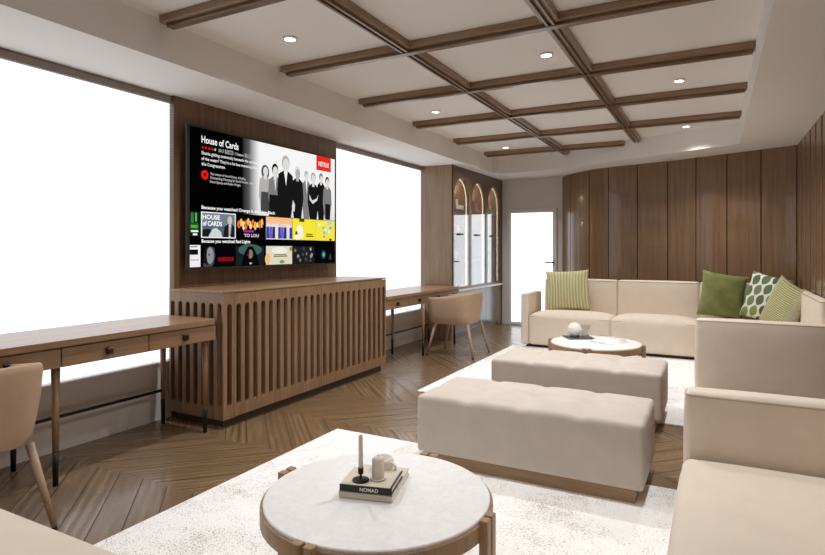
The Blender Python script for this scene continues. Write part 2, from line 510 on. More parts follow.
struct('wall_left', box(box(BM(), -3.7, -3.56, YB - .1, 9.0, 0, 2.6), -3.56, WL, YB, .15, 0, ZS), M['wallpaint'])
struct('wall_near', box(BM(), -3.6, .9, YB - .1, YB, 0, 2.6), M['panel'])  # wall behind the camera, unseen; dark walnut chosen to cut bounced light
struct('wall_far', box(BM(), -3.6, -1.9, YD, YD + .1, 0, 2.6), M['wallpaint'])
bm = BM(); box(bm, -3.56, WL, .15, 6.748, 0, .385)
struct('trim_1', bm, M['kneewall'])                     # knee wall under the windows
bm = BM(); box(bm, -3.56, WL + .012, .15, 6.748, .385, .405, .004)
struct('trim_2', bm, M['kneewall'])                     # sill
bm = BM(); box(bm, -3.56, WL + .025, 2.79, 4.77, .4, ZS)
box(bm, -3.56, WL + .023, 2.792, 4.768, 0, .4)
struct('trim_3', bm, M['walnut_z'])                     # timber pier behind the television

# right wall: boards with vertical grooves
bm = BM(); box(bm, WR + .045, .92, YB, 7.4, 0, 2.6, mi=1)
y = 7.19
while y > YB + .3:
    box(bm, WR, WR + .05, y - .25, y, 0, ZS, .004, 1); y -= .315
struct('wall_right', bm, [M['panel'], M['panel_gap']])

# curved panelled wall behind the sofa
def wall_back():
    P = [(.775, 7.213), (.459, 7.353), (.132, 7.50), (-.192, 7.65), (-.511, 7.775), (-.878, 7.885), (-1.256, 7.99), (-1.537, 8.15), (-1.871, 8.48), (-2.05, 8.75)]
    P = [Vector(p) for p in P]
    ext = [2 * P[0] - P[1]] + P + [2 * P[-1] - P[-2]]
    def cr(i, t):
        a, b, c, d = ext[i:i + 4]
        return .5 * ((2 * b) + (c - a) * t + (2 * a - 5 * b + 4 * c - d) * t * t + (3 * b - 3 * c + d - a) * t ** 3)
    bm = BM(); N = 6
    for i in range(len(P) - 1):
        pts = [cr(i, .018 + .964 * k / N) for k in range(N + 1)]
        nrm = []
        for k in range(N + 1):
            d = (pts[min(k + 1, N)] - pts[max(k - 1, 0)]).normalized(); nrm.append(Vector((d.y, -d.x)) * -1)
        poly = [p for p in pts] + [p + .03 * m for p, m in zip(pts[::-1], nrm[::-1])]
        for k in range(N):      # each slab as a row of solid quads
            q = [pts[k], pts[k + 1], pts[k + 1] - .03 * nrm[k + 1], pts[k] - .03 * nrm[k]]
            prism(bm, [(v.x, v.y) for v in q], 0, ZS)
    back = []
    for i in range(len(P) - 1):
        for k in range(N): back.append(cr(i, k / N))
    back.append(P[-1])
    for a, b in zip(back, back[1:]):
        d = (b - a).normalized(); m = Vector((d.y, -d.x))
        q = [a + .012 * m, b + .012 * m, b + .06 * m, a + .06 * m]
        prism(bm, [(v.x, v.y) for v in q], 0, ZS, mi=1)
    bmesh.ops.remove_doubles(bm, verts=bm.verts, dist=1e-5)
    struct('wall_back', bm, [M['panel'], M['panel_gap']])
wall_back()

# door with a frosted pane
bm = BM()
x0, x1, zt = -2.905, -2.125, 1.825
for a in ((x0, x0 + .06, 0, zt), (x1 - .06, x1, 0, zt), (x0 + .06, x1 - .06, zt - .06, zt), (x0 + .06, x1 - .06, 0, .05)):
    box(bm, a[0], a[1], YD - .05, YD, a[2], a[3], .004)
d = struct('door_1', bm, M['frame'])
def kid(name, bm, mat, parent, smooth=False):
    o = obj(name, bm, mat, None, smooth, shift=False); o.parent = parent; return o
kid('frosted_pane', box(BM(), x0 + .06, x1 - .06, YD - .035, YD - .01, .05, zt - .06), M['frost'], d)
bm = BM(); box(bm, -2.30, -2.15, YD - .10, YD - .082, .985, 1.005, .004); box(bm, -2.185, -2.165, YD - .09, YD - .05, .982, 1.008)
h = kid('door_handle', bm, M['black'], d); h['label'] = 'dark lever handle'

# windows hidden by their blinds: frame and pane, then the blind itself
def window(n, ya, yb):
    bm = BM(); z0, z1 = .405, ZS
    for a in ((ya, ya + .05, z0, z1), (yb - .05, yb, z0, z1), (ya + .05, yb - .05, z1 - .05, z1), (ya + .05, yb - .05, z0, z0 + .05)):
        box(bm, -3.555, -3.51, a[0], a[1], a[2], a[3])
    w = struct('window_%d' % n, bm, M['frame'])
    kid('window_pane', box(BM(), -3.54, -3.53, ya + .05, yb - .05, z0 + .05, z1 - .05), M['glass'], w)
window(1, .16, 2.785); window(2, 4.775, 6.745)

def blind(ya, yb, label):
    t = thing('window_blind', label, 'blind', (-3.47, (ya + yb) / 2, .42), group='pleated window blinds')
    bm = BM(); z0, z1 = .412, ZS - .055; n = int((z1 - z0) / .02)
    rows = []
    for i in range(2 * n + 1):
        z = z0 + (z1 - z0) * i / (2 * n); x = -3.462 + (.012 if i % 2 else 0)
        rows.append([bm.verts.new((x, ya, z)), bm.verts.new((x, yb, z)), bm.verts.new((x - .022, ya, z)), bm.verts.new((x - .022, yb, z))])
    for a, b in zip(rows, rows[1:]):
        bm.faces.new((a[0], a[1], b[1], b[0])); bm.faces.new((a[2], b[2], b[3], a[3]))
        bm.faces.new((a[0], b[0], b[2], a[2])); bm.faces.new((a[1], a[3], b[3], b[1]))
    obj('pleated_fabric', bm, M['blind'], t)
    hr = obj('headrail', box(BM(), -3.49, -3.435, ya, yb, ZS - .055, ZS - .004, .004), M['headrail'], t)
    hr['label'] = 'grey brown headrail'
    return t
blind(.17, 2.786, 'white pleated window blind above the near desk, left of the television')
blind(4.774, 6.742, 'white pleated window blind between the television and the display cabinet')

# ------------------------------------------------------------------ ceiling beams and downlights
def beam_x(y, xa, xb, label):
    t = thing('ceiling_beam', label, 'beam', ((xa + xb) / 2, y, ZC), group='cross beams on the tray ceiling')
    obj('beam_board', box(BM(), xa, xb, y - .05, y + .05, 2.485, ZC - .001, .003), M['beam_x'], t)
    s = obj('beam_strip', box(BM(), xa + .03, xb - .01, y - .026, y + .026, 2.463, 2.4845, .003), M['bronze'], t)
    s['label'] = 'narrow glossy bronze strip under the board'
XA, XB = -2.785, .232
for y, w in ((2.225, 'nearest ceiling cross beam in view, crossing the top left corner'),
             (3.245, 'second nearest ceiling cross beam in view, above the television'),
             (4.27, 'third nearest ceiling cross beam in view, past the television'),
             (5.29, 'fourth nearest ceiling cross beam in view, third from the far end'),
             (6.34, 'ceiling cross beam second from the far end of the tray')):
    beam_x(y, XA, XB, 'brown oak ' + w)
beam_x(7.38, XA, -.97, 'short brown oak ceiling cross beam at the far end of the tray')
def beam_y(x, yb, label):
    t = thing('ceiling_beam', label, 'beam', (x, 3.3, ZC), group='long beams on the tray ceiling')
    bm = BM()
    ys = [-.9, 2.175, 2.275, 3.195, 3.295, 4.22, 4.32, 5.24, 5.34, 6.29, 6.39, 7.33, 7.43, yb]
    for i in range(0, len(ys), 2):
        if ys[i + 1] > ys[i]: box(bm, x - .05, x + .05, ys[i], min(ys[i + 1], yb), 2.485, ZC - .001, .003)
    obj('beam_board', bm, M['beam_y'], t)
    bm = BM()
    for i in range(0, len(ys), 2):
        a, b = ys[i] + (0 if i == 0 else -.02), min(ys[i + 1], yb) + (0 if ys[i + 1] >= yb else .02)
        for dx in (-.026, .010): box(bm, x + dx, x + dx + .016, a, b, 2.466, 2.4845, .002)
    s = obj('beam_strip', bm, M['bronze'], t); s['label'] = 'pair of glossy bronze strips under the board'
beam_y(-1.765, 7.72, 'brown oak beam running the length of the ceiling, on the television side')
def beam_y2():
    x, yb = -.82, 7.27
    t = thing('ceiling_beam', 'brown oak beam running the length of the ceiling, on the sofa side', 'beam', (x, 3.2, ZC), group='long beams on the tray ceiling')
    ys = [-.9, 2.175, 2.275, 3.195, 3.295, 4.22, 4.32, 5.24, 5.34, 6.29, 6.39, yb]
    bm = BM(); b2 = BM()
    for i in range(0, len(ys), 2):
        box(bm, x - .05, x + .05, ys[i], ys[i + 1], 2.485, ZC - .001, .003)
        for dx in (-.026, .010): box(b2, x + dx, x + dx + .016, ys[i] - (.02 if i else 0), ys[i + 1] + (.02 if ys[i + 1] < yb else 0), 2.466, 2.4845, .002)
    obj('beam_board', bm, M['beam_y'], t)
    obj('beam_strip', b2, M['bronze'], t)['label'] = 'pair of glossy bronze strips under the board'
beam_y2()

LAMP_W = 105
def downlight(x, y, label, w=1., ang=140):
    t = thing('downlight', label, 'ceiling light', (x, y, ZC), group='recessed ceiling downlights')
    obj('trim_ring', lathe(BM(), [(.034, -.012), (.046, -.012), (.048, -.001), (.034, -.001), (.034, -.012)], (x, y, ZC), 28), M['lampring'], t, True)
    obj('lens', lathe(BM(), [(0, -.008), (.0335, -.008), (.0335, -.002), (0, -.002)], (x, y, ZC), 28), M['lamp'], t)
    l = bpy.data.lights.new('downlight_beam', 'SPOT'); l.energy = LAMP_W * w; l.color = (1., 1., 1.)
    l.spot_size = math.radians(ang); l.spot_blend = 1.; l.shadow_soft_size = .04
    lo = bpy.data.objects.new('downlight_beam', l); COL.objects.link(lo); lo.parent = t; lo.location = (0, 0, -.03)
for x, y, s in ((-2.36, 2.80, 'lit round ceiling downlight nearest the television'),
                (-1.01, 3.85, 'lit round ceiling downlight between the two long beams'),
                (-.243, 4.93, 'lit round ceiling downlight above the back of the sofas, nearer the camera'),
                (-2.37, 4.94, 'lit round ceiling downlight above the far desk, left of the long beams'),
                (-.265, 6.80, 'lit round ceiling downlight at the far right corner of the tray'),
                (-2.40, 7.11, 'lit round ceiling downlight at the far left corner of the tray, by the cabinet')):
    downlight(x, y, s, 1., 118 if y == 6.80 else 140)
for x, y, s, wt in ((-.25, 2.75, 'unseen ceiling downlight added over the near sofa', 1.), (-2.4, .75, 'unseen ceiling downlight added over the near desk', .65), (-.25, .75, 'unseen ceiling downlight added by the near end of the sofa', .4)):
    downlight(x, y, s, wt)  # out-of-view downlights added to light the near part of the room

# ------------------------------------------------------------------ television
TX = -3.335
tv = thing('television', 'large wall-mounted flat television showing a film menu above the slotted console', 'television', (-3.36, 3.72, 1.056))
bm = BM(); box(bm, -3.352, TX, 2.836, 4.648, 1.048, 2.107, .005); box(bm, -3.385, -3.352, 2.9, 4.58, 1.1, 2.05, .004)
obj('bezel', bm, M['tvbody'], tv)
obj('wall_mount', box(BM(), -3.416, -3.385, 3.4, 4.05, 1.3, 1.8), M['black'], tv)
S0, SW, T0, TH = 2.860, 1.770, 1.0645, 1.0255
def sp(s, t, k): return Vector((TX + .001 + k * .0006, S0 + s * SW, T0 + t * TH))
TVM = {}
def tm(c, st=1.23):
    key = (c, st)
    if key not in TVM: TVM[key] = emit('screen_colour_%d' % len(TVM), c, st)
    return TVM[key]
def quad(bm, s0, s1, t0, t1, k, mi=0):
    f = bm.faces.new([bm.verts.new(sp(s, t, k)) for s, t in ((s0, t0), (s1, t0), (s1, t1), (s0, t1))]); f.material_index = mi
    return f
def pol(bm, pts, k, mi=0):
    f = bm.faces.new([bm.verts.new(sp(s, t, k)) for s, t in pts]); f.material_index = mi
def ell(bm, s, t, rs, rt, k, mi=0, n=18):
    pol(bm, [(s + rs * math.cos(2 * PI * i / n), t + rt * math.sin(2 * PI * i / n)) for i in range(n)], k, mi)
bm = BM(); quad(bm, 0, 1, 0, 1, 0)
screen = obj('screen', bm, tm((3, 3, 4)), tv, smooth='keep')
screen['label'] = 'lit screen with a row menu of pictures'
def scr(name, bm, mats):
    return sub(name, bm, mats, screen, 'keep')
def words(txt, s0, t0, s1, t1, mat, k=4, bold=.012, name='caption', split=None):
    cu = bpy.data.curves.new('txt', 'FONT'); cu.body = txt; cu.size = 1; cu.offset = bold; cu.resolution_u = 3
    o = bpy.data.objects.new('txt', cu); COL.objects.link(o)
    bpy.context.view_layer.update()
    me = bpy.data.meshes.new_from_object(o.evaluated_get(bpy.context.evaluated_depsgraph_get()))
    bpy.data.objects.remove(o); bpy.data.curves.remove(cu)
    xs = [v.co.x for v in me.vertices]; ys = [v.co.y for v in me.vertices]
    ax, bx, ay, by = min(xs), max(xs), min(ys), max(ys)
    for v in me.vertices:
        v.co = sp(s0 + (v.co.x - ax) / (bx - ax) * (s1 - s0), t0 + (v.co.y - ay) / (by - ay) * (t1 - t0), k)
    me.name = name; me.materials.clear(); me.materials.append(mat)
    q = bpy.data.objects.new(name, me); COL.objects.link(q); q.parent = screen
    return q
W = tm((250, 250, 250)); G = tm((205, 205, 205)); R = tm((226, 30, 24)); R2 = tm((229, 45, 30))
# hero picture: black fading to white
def heromat():
    m = bpy.data.materials.new('screen_hero_fade'); m.use_nodes = True
    nt = m.node_tree; nt.nodes.clear()
    o = nt.nodes.new('ShaderNodeOutputMaterial'); e = nt.nodes.new('ShaderNodeEmission')
    sep = nt.nodes.new('ShaderNodeSeparateXYZ'); nt.links.new(coords(nt, 'UV'), sep.inputs[0])
    c = ramp(nt, sep.outputs[0], [(0., (.002, .002, .002, 1)), (.06, (.10, .10, .10, 1)), (.155, (.93, .93, .93, 1))])
    low = ramp(nt, sep.outputs[1], [(.0, (.8, .8, .8, 1)), (.25, (.95, .95, .95, 1)), (1., (1, 1, 1, 1))])
    mx = nt.nodes.new('ShaderNodeMix'); mx.data_type = 'RGBA'; mx.blend_type = 'MULTIPLY'; mx.inputs[0].default_value = 1
    nt.links.new(c, mx.inputs[6]); nt.links.new(low, mx.inputs[7])
    nt.links.new(mx.outputs[2], e.inputs[0]); nt.links.new(e.outputs[0], o.inputs[0]); e.inputs[1].default_value = 1.23
    return m
bm = BM(); ul = bm.loops.layers.uv.new('UVMap'); f = quad(bm, .29, 1., .405, 1., 1)
for l, u in zip(f.loops, ((0, 0), (1, 0), (1, 1), (0, 1))): l[ul].uv = u
scr('hero_picture', bm, heromat())
# the standing group in black and white
bm = BM(); pm = [tm((24, 24, 25)), tm((70, 70, 72)), tm((126, 126, 126)), tm((178, 176, 174)), tm((222, 220, 218)), tm((250, 250, 250))]
def man(s, top, w, body, skin, hair, k, bot=.405, long=False, shirt=None, wide=1.):
    hr = w * .30; ht = hr * 1.75 * 1.45
    hy = top - ht
    if long: ell(bm, s, hy - .01, hr * 1.45, ht * 1.25, k, hair)
    else: ell(bm, s, hy + .012, hr * 1.12, ht * .98, k, hair)
    ell(bm, s + .002, hy - .006, hr * .92, ht * .86, k + .3, skin)
    ny = hy - ht * .85
    pol(bm, [(s - hr * .5, ny + .02), (s + hr * .5, ny + .02), (s + hr * .5, ny - .03), (s - hr * .5, ny - .03)], k + .2, skin)
    pol(bm, [(s - hr * .6, ny), (s + hr * .6, ny), (s + w * .62 * wide, ny - .035), (s + w * .72 * wide, ny - .17), (s + w * .60 * wide, bot + .1), (s + w * .45, bot), (s - w * .45, bot), (s - w * .62 * wide, bot + .1), (s - w * .72 * wide, ny - .17), (s - w * .62 * wide, ny - .035)], k + .1, body)
    if shirt is not None: pol(bm, [(s - hr * .5, ny - .0), (s + hr * .5, ny - .0), (s + .003, ny - .13)], k + .4, shirt)
man(.748, .825, .05, 2, 4, 3, 2.0, shirt=5)
man(.873, .83, .05, 0, 4, 2, 2.0)
man(.440, .82, .062, 3, 4, 1, 2.2, long=True, bot=.43)
pol(bm, [(.412, .60), (.466, .60), (.468, .43), (.408, .43)], 2.45, 1)
man(.508, .838, .068, 2, 4, 0, 2.4, bot=.42, shirt=4)
pol(bm, [(.468, .585), (.548, .585), (.55, .405), (.464, .405)], 2.6, 0)
man(.676, .852, .066, 0, 3, 4, 2.4, bot=.405)
man(.929, .808, .056, 2, 4, 1, 2.4, bot=.42)
pol(bm, [(.91, .56), (.955, .56), (.955, .41), (.912, .41)], 2.6, 0)
man(.805, .825, .066, 0, 4, 3, 2.8, long=False, bot=.405)
pol(bm, [(.772, .63), (.795, .575), (.835, .60), (.85, .64), (.838, .58), (.80, .545), (.775, .58)], 3.1, 4)
man(.585, .925, .086, 0, 4, 3, 3.2, bot=.40, shirt=5)
pol(bm, [(.640, .56), (.656, .52), (.652, .46), (.638, .46), (.632, .50)], 3.5, 4)
scr('group_portrait', bm, pm)
words('House of Cards', .059, .896, .268, .948, W, 4, .018, 'title_caption')
bm = BM()
for i in range(4):
    c = (.066 + i * .0165, .864)
    pol(bm, [(c[0] + (.0075 if j % 2 == 0 else .0034) * math.sin(j * PI / 5), c[1] + (.0132 if j % 2 == 0 else .006) * math.cos(j * PI / 5)) for j in range(10)], 4)
scr('rating_stars', bm, R)
bm = BM(); c = (.132, .864); pol(bm, [(c[0] + (.0075 if j % 2 == 0 else .0034) * math.sin(j * PI / 5), c[1] + (.0132 if j % 2 == 0 else .006) * math.cos(j * PI / 5)) for j in range(10)], 4)
scr('rating_stars', bm, G)
words('2013', .150, .853, .180, .876, G)
for q0, q1 in ((.187, .236), (.305, .346)):
    bm = BM(); quad(bm, q0, q1, .850, .880, 3); scr('badge_box', bm, tm((150, 150, 150)))
words('TV-MA', .191, .855, .232, .875, tm((20, 20, 20)), 5)
words('HD', .316, .855, .336, .875, tm((20, 20, 20)), 5)
words('1 Season', .246, .853, .298, .876, G)
words('Sharks gliding ominously beneath the surface', .059, .806, .385, .836, W, 4, .012, 'synopsis_caption')
words("of the water? They're a lot less menacing than", .059, .766, .385, .796, W, 4, .012, 'synopsis_caption')
words('this Congressman.', .059, .727, .190, .757, W, 4, .012, 'synopsis_caption')
bm = BM(); ell(bm, .077, .668, .0195, .0345, 3, 0, 28); ell(bm, .077, .672, .007, .013, 4, 1); quad(bm, .0755, .0785, .645, .67, 4, 1); scr('award_badge', bm, [R, tm((90, 8, 8))])
words('This winner of three Emmys, including', .105, .668, .310, .692, G)
words('Outstanding Directing for David Fincher, stars', .105, .640, .360, .664, G)
words('Kevin Spacey and Robin Wright', .105, .611, .280, .635, G)
bm = BM(); quad(bm, .831, .962, .866, 1., 4); scr('logo_box', bm, R2)
words('NETFLIX', .850, .905, .944, .948, W, 5, .02, 'logo_caption')
words('Because you watched Orange Is the New Black', .059, .413, .508, .446, W, 4, .025, 'row_caption')
words('Because you watched Red Lights', .059, .170, .340, .202, W, 4, .025, 'row_caption')
def thumb(s0, s1, t0, t1, bg, shapes, name='thumbnail'):
    mats = [tm(bg)]; bm = BM(); quad(bm, s0, s1, t0, t1, 2)
    W_, H_ = s1 - s0, t1 - t0
    for i, (kind, col, a) in enumerate(shapes):
        m = tm(col)
        if m not in mats: mats.append(m)
        mi = mats.index(m); k = 2.3 + i * .12
        if kind == 'q': quad(bm, s0 + a[0] * W_, s0 + a[1] * W_, t0 + a[2] * H_, t0 + a[3] * H_, k, mi)
        if kind == 'e': ell(bm, s0 + a[0] * W_, t0 + a[1] * H_, a[2] * W_, a[3] * H_, k, mi)
        if kind == 'p': pol(bm, [(s0 + x * W_, t0 + y * H_) for x, y in a], k, mi)
    return scr(name, bm, mats)
rnd = random.Random(3)
thumb(0., .050, .222, .398, (10, 40, 20), [('q', (60, 120, 70), (.1, .4, .55, .95)), ('q', (120, 190, 120), (.55, .7, .6, .95)), ('q', (24, 90, 30), (.0, .9, .3, .55)), ('q', (84, 170, 60), (.1, .8, .34, .46)), ('q', (235, 245, 235), (.1, .85, .17, .25)), ('q', (235, 245, 235), (.3, .75, .04, .12))])
thumb(.057, .251, .213, .402, (238, 240, 242), [('q', (86, 98, 110), (.03, .97, .04, .96)), ('q', (112, 128, 140), (.03, .97, .5, .96)), ('p', (28, 32, 36), [(.62, .04), (.66, .45), (.74, .55), (.9, .55), (.97, .45), (.97, .04)]), ('e', (206, 190, 178), (.82, .72, .075, .17)), ('p', (230, 232, 236), [(.79, .54), (.86, .54), (.84, .04), (.79, .04)]), ('p', (30, 34, 40), [(.815, .5), (.835, .5), (.84, .1), (.81, .1)]), ('p', (205, 212, 214), [(.2, .04), (.32, .36), (.42, .40), (.55, .26), (.6, .04)]), ('p', (26, 28, 30), [(.03, .04), (.03, .3), (.2, .36), (.28, .3), (.18, .04)])])
words('HOUSE', .064, .348, .158, .382, W, 6, .03, 'thumbnail_caption')
words('of CARDS', .064, .300, .170, .336, W, 6, .03, 'thumbnail_caption')
sh = []
for i in range(11):
    x = .06 + i * .085; c = [(236, 120, 40), (250, 190, 90), (252, 226, 170)][i % 3]
    sh.append(('e', c, (x, .55 + .2 * rnd.random(), .05, .11 + .1 * rnd.random())))
    sh.append(('e', (90, 30, 14), (x + .03, .5 + .2 * rnd.random(), .018, .06)))
sh.append(('q', (170, 50, 160), (.22, .6, .28, .36)))
thumb(.259, .432, .213, .398, (8, 4, 6), sh)
words('TO LOU', .30, .226, .395, .252, tm((235, 200, 236)), 6, .03, 'thumbnail_caption')
sh = [('q', (250, 190, 130), (0, 1, .72, 1))]
for i in range(9):
    x = .06 + i * .11
    sh.append(('p', [(60, 60, 150), (96, 96, 190), (40, 40, 110), (230, 224, 232)][i % 4], [(x - .055, 0.04), (x - .05, .55), (x + .05, .58), (x + .055, .04)]))
    sh.append(('e', (238, 196, 168), (x, .66 + .1 * rnd.random(), .036, .1)))
thumb(.445, .634, .213, .399, (236, 226, 226), sh)
thumb(.637, .826, .212, .401, (246, 230, 60), [('e', (250, 246, 226), (.3, .5, .13, .2)), ('e', (244, 238, 214), (.38, .25, .1, .18)), ('e', (60, 60, 40), (.16, .26, .05, .16)), ('e', (250, 246, 226), (.2, .14, .14, .12)), ('q', (70, 66, 30), (.28, .5, .86, 1.)), ('q', (90, 84, 30), (.56, .9, .16, .22)), ('q', (90, 84, 30), (.58, .86, .26, .31))])
sh = []
for i in range(16): sh.append(('e', [(160, 214, 214), (236, 244, 190), (120, 196, 206), (250, 236, 90)][i % 4], (.12 + .76 * rnd.random(), .3 + .6 * rnd.random(), .07, .09)))
sh.append(('e', (230, 120, 70), (.42, .2, .05, .06))); sh.append(('e', (60, 60, 60), (.76, .06, .07, .06)))
thumb(.827, .999, .211, .401, (248, 230, 70), sh)
thumb(0., .054, .004, .160, (244, 238, 240), [('q', (20, 20, 22), (.0, .78, .56, .80)), ('q', (120, 120, 120), (.05, .7, .9, .95)), ('q', (150, 140, 144), (.1, .85, .3, .34))])
thumb(.065, .246, .004, .157, (6, 6, 8), [('p', (70, 72, 80), [(.02, 0), (.06, .7), (.2, .98), (.34, .9), (.38, .5), (.32, .1), (.28, 0)]), ('e', (146, 146, 150), (.22, .52, .11, .4)), ('p', (24, 24, 28), [(.02, .2), (.06, .9), (.14, .95), (.12, .5), (.16, .05)]), ('e', (40, 40, 46), (.19, .56, .025, .05))])
words('INSIDIOUS', .150, .040, .238, .072, tm((178, 20, 22)), 6, .03, 'thumbnail_caption')
thumb(.251, .432, .003, .156, (22, 34, 36), [('e', (66, 96, 92), (.5, .8, .42, .3)), ('p', (8, 9, 10), [(.18, 0), (.28, .6), (.42, .98), (.58, .98), (.72, .6), (.82, 0)]), ('e', (142, 116, 100), (.5, .58, .09, .24)), ('p', (20, 16, 14), [(.40, .8), (.44, .3), (.46, .75)]), ('q', (200, 200, 200), (.47, .55, .06, .14))])
thumb(.445, .634, .002, .157, (222, 216, 190), [('e', (236, 190, 130), (.06, .3, .1, .3)), ('e', (238, 238, 220), (.5, .75, .3, .2)), ('e', (120, 160, 90), (.6, .14, .1, .1)), ('q', (90, 82, 74), (.28, .8, .42, .48)), ('q', (120, 110, 100), (.3, .76, .52, .57)), ('e', (170, 120, 90), (.95, .85, .06, .12))])
sh = []
for i in range(16): sh.append(('e', [(70, 70, 72), (110, 110, 112), (40, 40, 42), (150, 150, 150)][i % 4], (.08 + .84 * rnd.random(), .15 + .7 * rnd.random(), .05, .1)))
thumb(.637, .815, .001, .157, (30, 30, 32), sh)
thumb(.822, .999, .0005, .157, (6, 7, 9), [('e', (20, 70, 74), (.42, .5, .12, .26)), ('e', (90, 196, 196), (.42, .5, .05, .14)), ('p', (60, 66, 70), [(.68, .2), (.76, .6), (.84, .2)])])

# ------------------------------------------------------------------ console with slots
def console():
    X0, X1, Y0, Y1, Z0, Z1 = WL + .045, -2.87, 2.735, 4.845, .06, .918
    t = thing('console_cabinet', 'oak media console with rows of rounded vertical slots under the television', 'cabinet', ((X0 + X1) / 2, (Y0 + Y1) / 2, 0))
    d = .03
    bm = BM(); box(bm, X0, X1 - d - .012, Y0 + d + .012, Y1, Z0, Z1 - .016)
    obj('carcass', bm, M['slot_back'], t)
    obj('plinth', box(BM(), X0 + .02, X1 - .04, Y0 + .04, Y1 - .03, 0, Z0), M['bronze_dark'], t)
    obj('top', box(BM(), X0, X1, Y0, Y1, Z1 - .014, Z1, .002), M['console_top'], t)
    # side panel, 7 slots
    bm = BM(); P = lambda x, z, q: (x, Y0 + q, z)
    n = 7; a, b = X0, X1; w = (b - a) / n
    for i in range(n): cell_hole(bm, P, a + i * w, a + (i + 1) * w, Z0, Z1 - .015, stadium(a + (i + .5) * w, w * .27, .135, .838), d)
    obj('side_panel', bm, M['console'], t, 'keep')
    # front: stile and two doors
    P = lambda y, z, q: (X1 - q, y, z)
    bm = BM(); cell_hole(bm, P, Y0, Y0 + .094, Z0, Z1 - .015, stadium(Y0 + .055, .021, .138, .83), d)
    obj('front_stile', bm, M['console'], t, 'keep')
    for y0, y1 in ((Y0 + .098, Y0 + 1.062), (Y0 + 1.066, Y1)):
        bm = BM(); n = 12; w = (y1 - y0) / n
        for i in range(n): cell_hole(bm, P, y0 + i * w, y0 + (i + 1) * w, Z0 + .004, Z1 - .018, stadium(y0 + (i + .5) * w, w * .265, .138, .83), d)
        q = [bm.verts.new(P(y, z, dd)) for y, z, dd in ((y0, Z0 + .004, 0), (y0, Z1 - .018, 0), (y0, Z1 - .018, d), (y0, Z0 + .004, d))]; bm.faces.new(q)
        o = obj('door', bm, M['console'], t, 'keep')
M['bronze_dark'] = plain('dark_plinth', (70, 54, 42), .5)
console()

# ------------------------------------------------------------------ desks
def desk(y0, y1, X0, X1, zt, bounds, legs, label, far=False):
    t = thing('desk', label, 'desk', ((X0 + X1) / 2, (y0 + y1) / 2, 0), group='long wall desks under the windows')
    c = .035
    poly = [(X0, y0), (X1 - c, y0), (X1, y0 + c), (X1, y1 - c), (X1 - c, y1), (X0, y1)]
    bm = BM(); prism(bm, poly, zt - .034, zt)
    bmesh.ops.bevel(bm, geom=[e for e in bm.edges if abs(e.verts[0].co.z - e.verts[1].co.z) < 1e-6], offset=.004, segments=2, affect='EDGES')
    obj('desktop', bm, M['desk'], t)
    obj('apron', box(BM(), X0 + .02, X1 - .032, y0 + .012, y1 - .012, zt - .138, zt - .0345), M['desk'], t)
    for a, b in zip(bounds, bounds[1:]):
        dr = obj('drawer', box(BM(), X1 - .032, X1 - .014, a + .003, b - .003, zt - .136, zt - .040, .002), M['desk'], t)
        m = (a + b) / 2; zk = zt - .09
        bm = BM(); box(bm, X1 - .014, X1 + .008, m - .017, m + .017, zk - .017, zk + .017, .003)
        sub('knob', bm, M['darkknob'], dr)['label'] = 'square dark bronze knob'
    for x, y in legs:
        lg = obj('leg', tube(BM(), [(x, y, .17), (x, y, zt - .138)], .0145, 14, r2=.021), M['deskleg'], t, True)
        ft = sub('foot', tube(BM(), [(x, y, 0), (x, y, .17)], .0125, 14, r2=.015), M['black'], lg, True); ft['label'] = 'dark metal sleeve'
    ys = [l[1] for l in legs if l[0] < -3.1]
    bm = BM(); box(bm, legs[-1][0] - .006, legs[-1][0] + .006, min(ys), max(ys), .222, .24)
    obj('stretcher', bm, M['black'], t)['label'] = 'thin black metal rail'
desk(.66, 2.70, -3.40, -2.875, .742, (.69, 1.19, 1.69, 2.19, 2.69), [(-2.945, .73), (-2.945, 1.693), (-2.945, 2.65), (-3.345, .73), (-3.345, 1.70), (-3.345, 2.645)],
     'oak desk under the near window with square knobs, left of the slotted console')
desk(4.86, 6.735, -3.40, -2.875, .722, (4.87, 5.35, 5.85, 6.35, 6.72), [(-3.03, 4.90), (-2.89, 5.70), (-2.89, 6.57), (-3.25, 4.90), (-3.25, 5.63), (-3.25, 6.57)],
     'oak desk under the far window between the slotted console and the display cabinet')

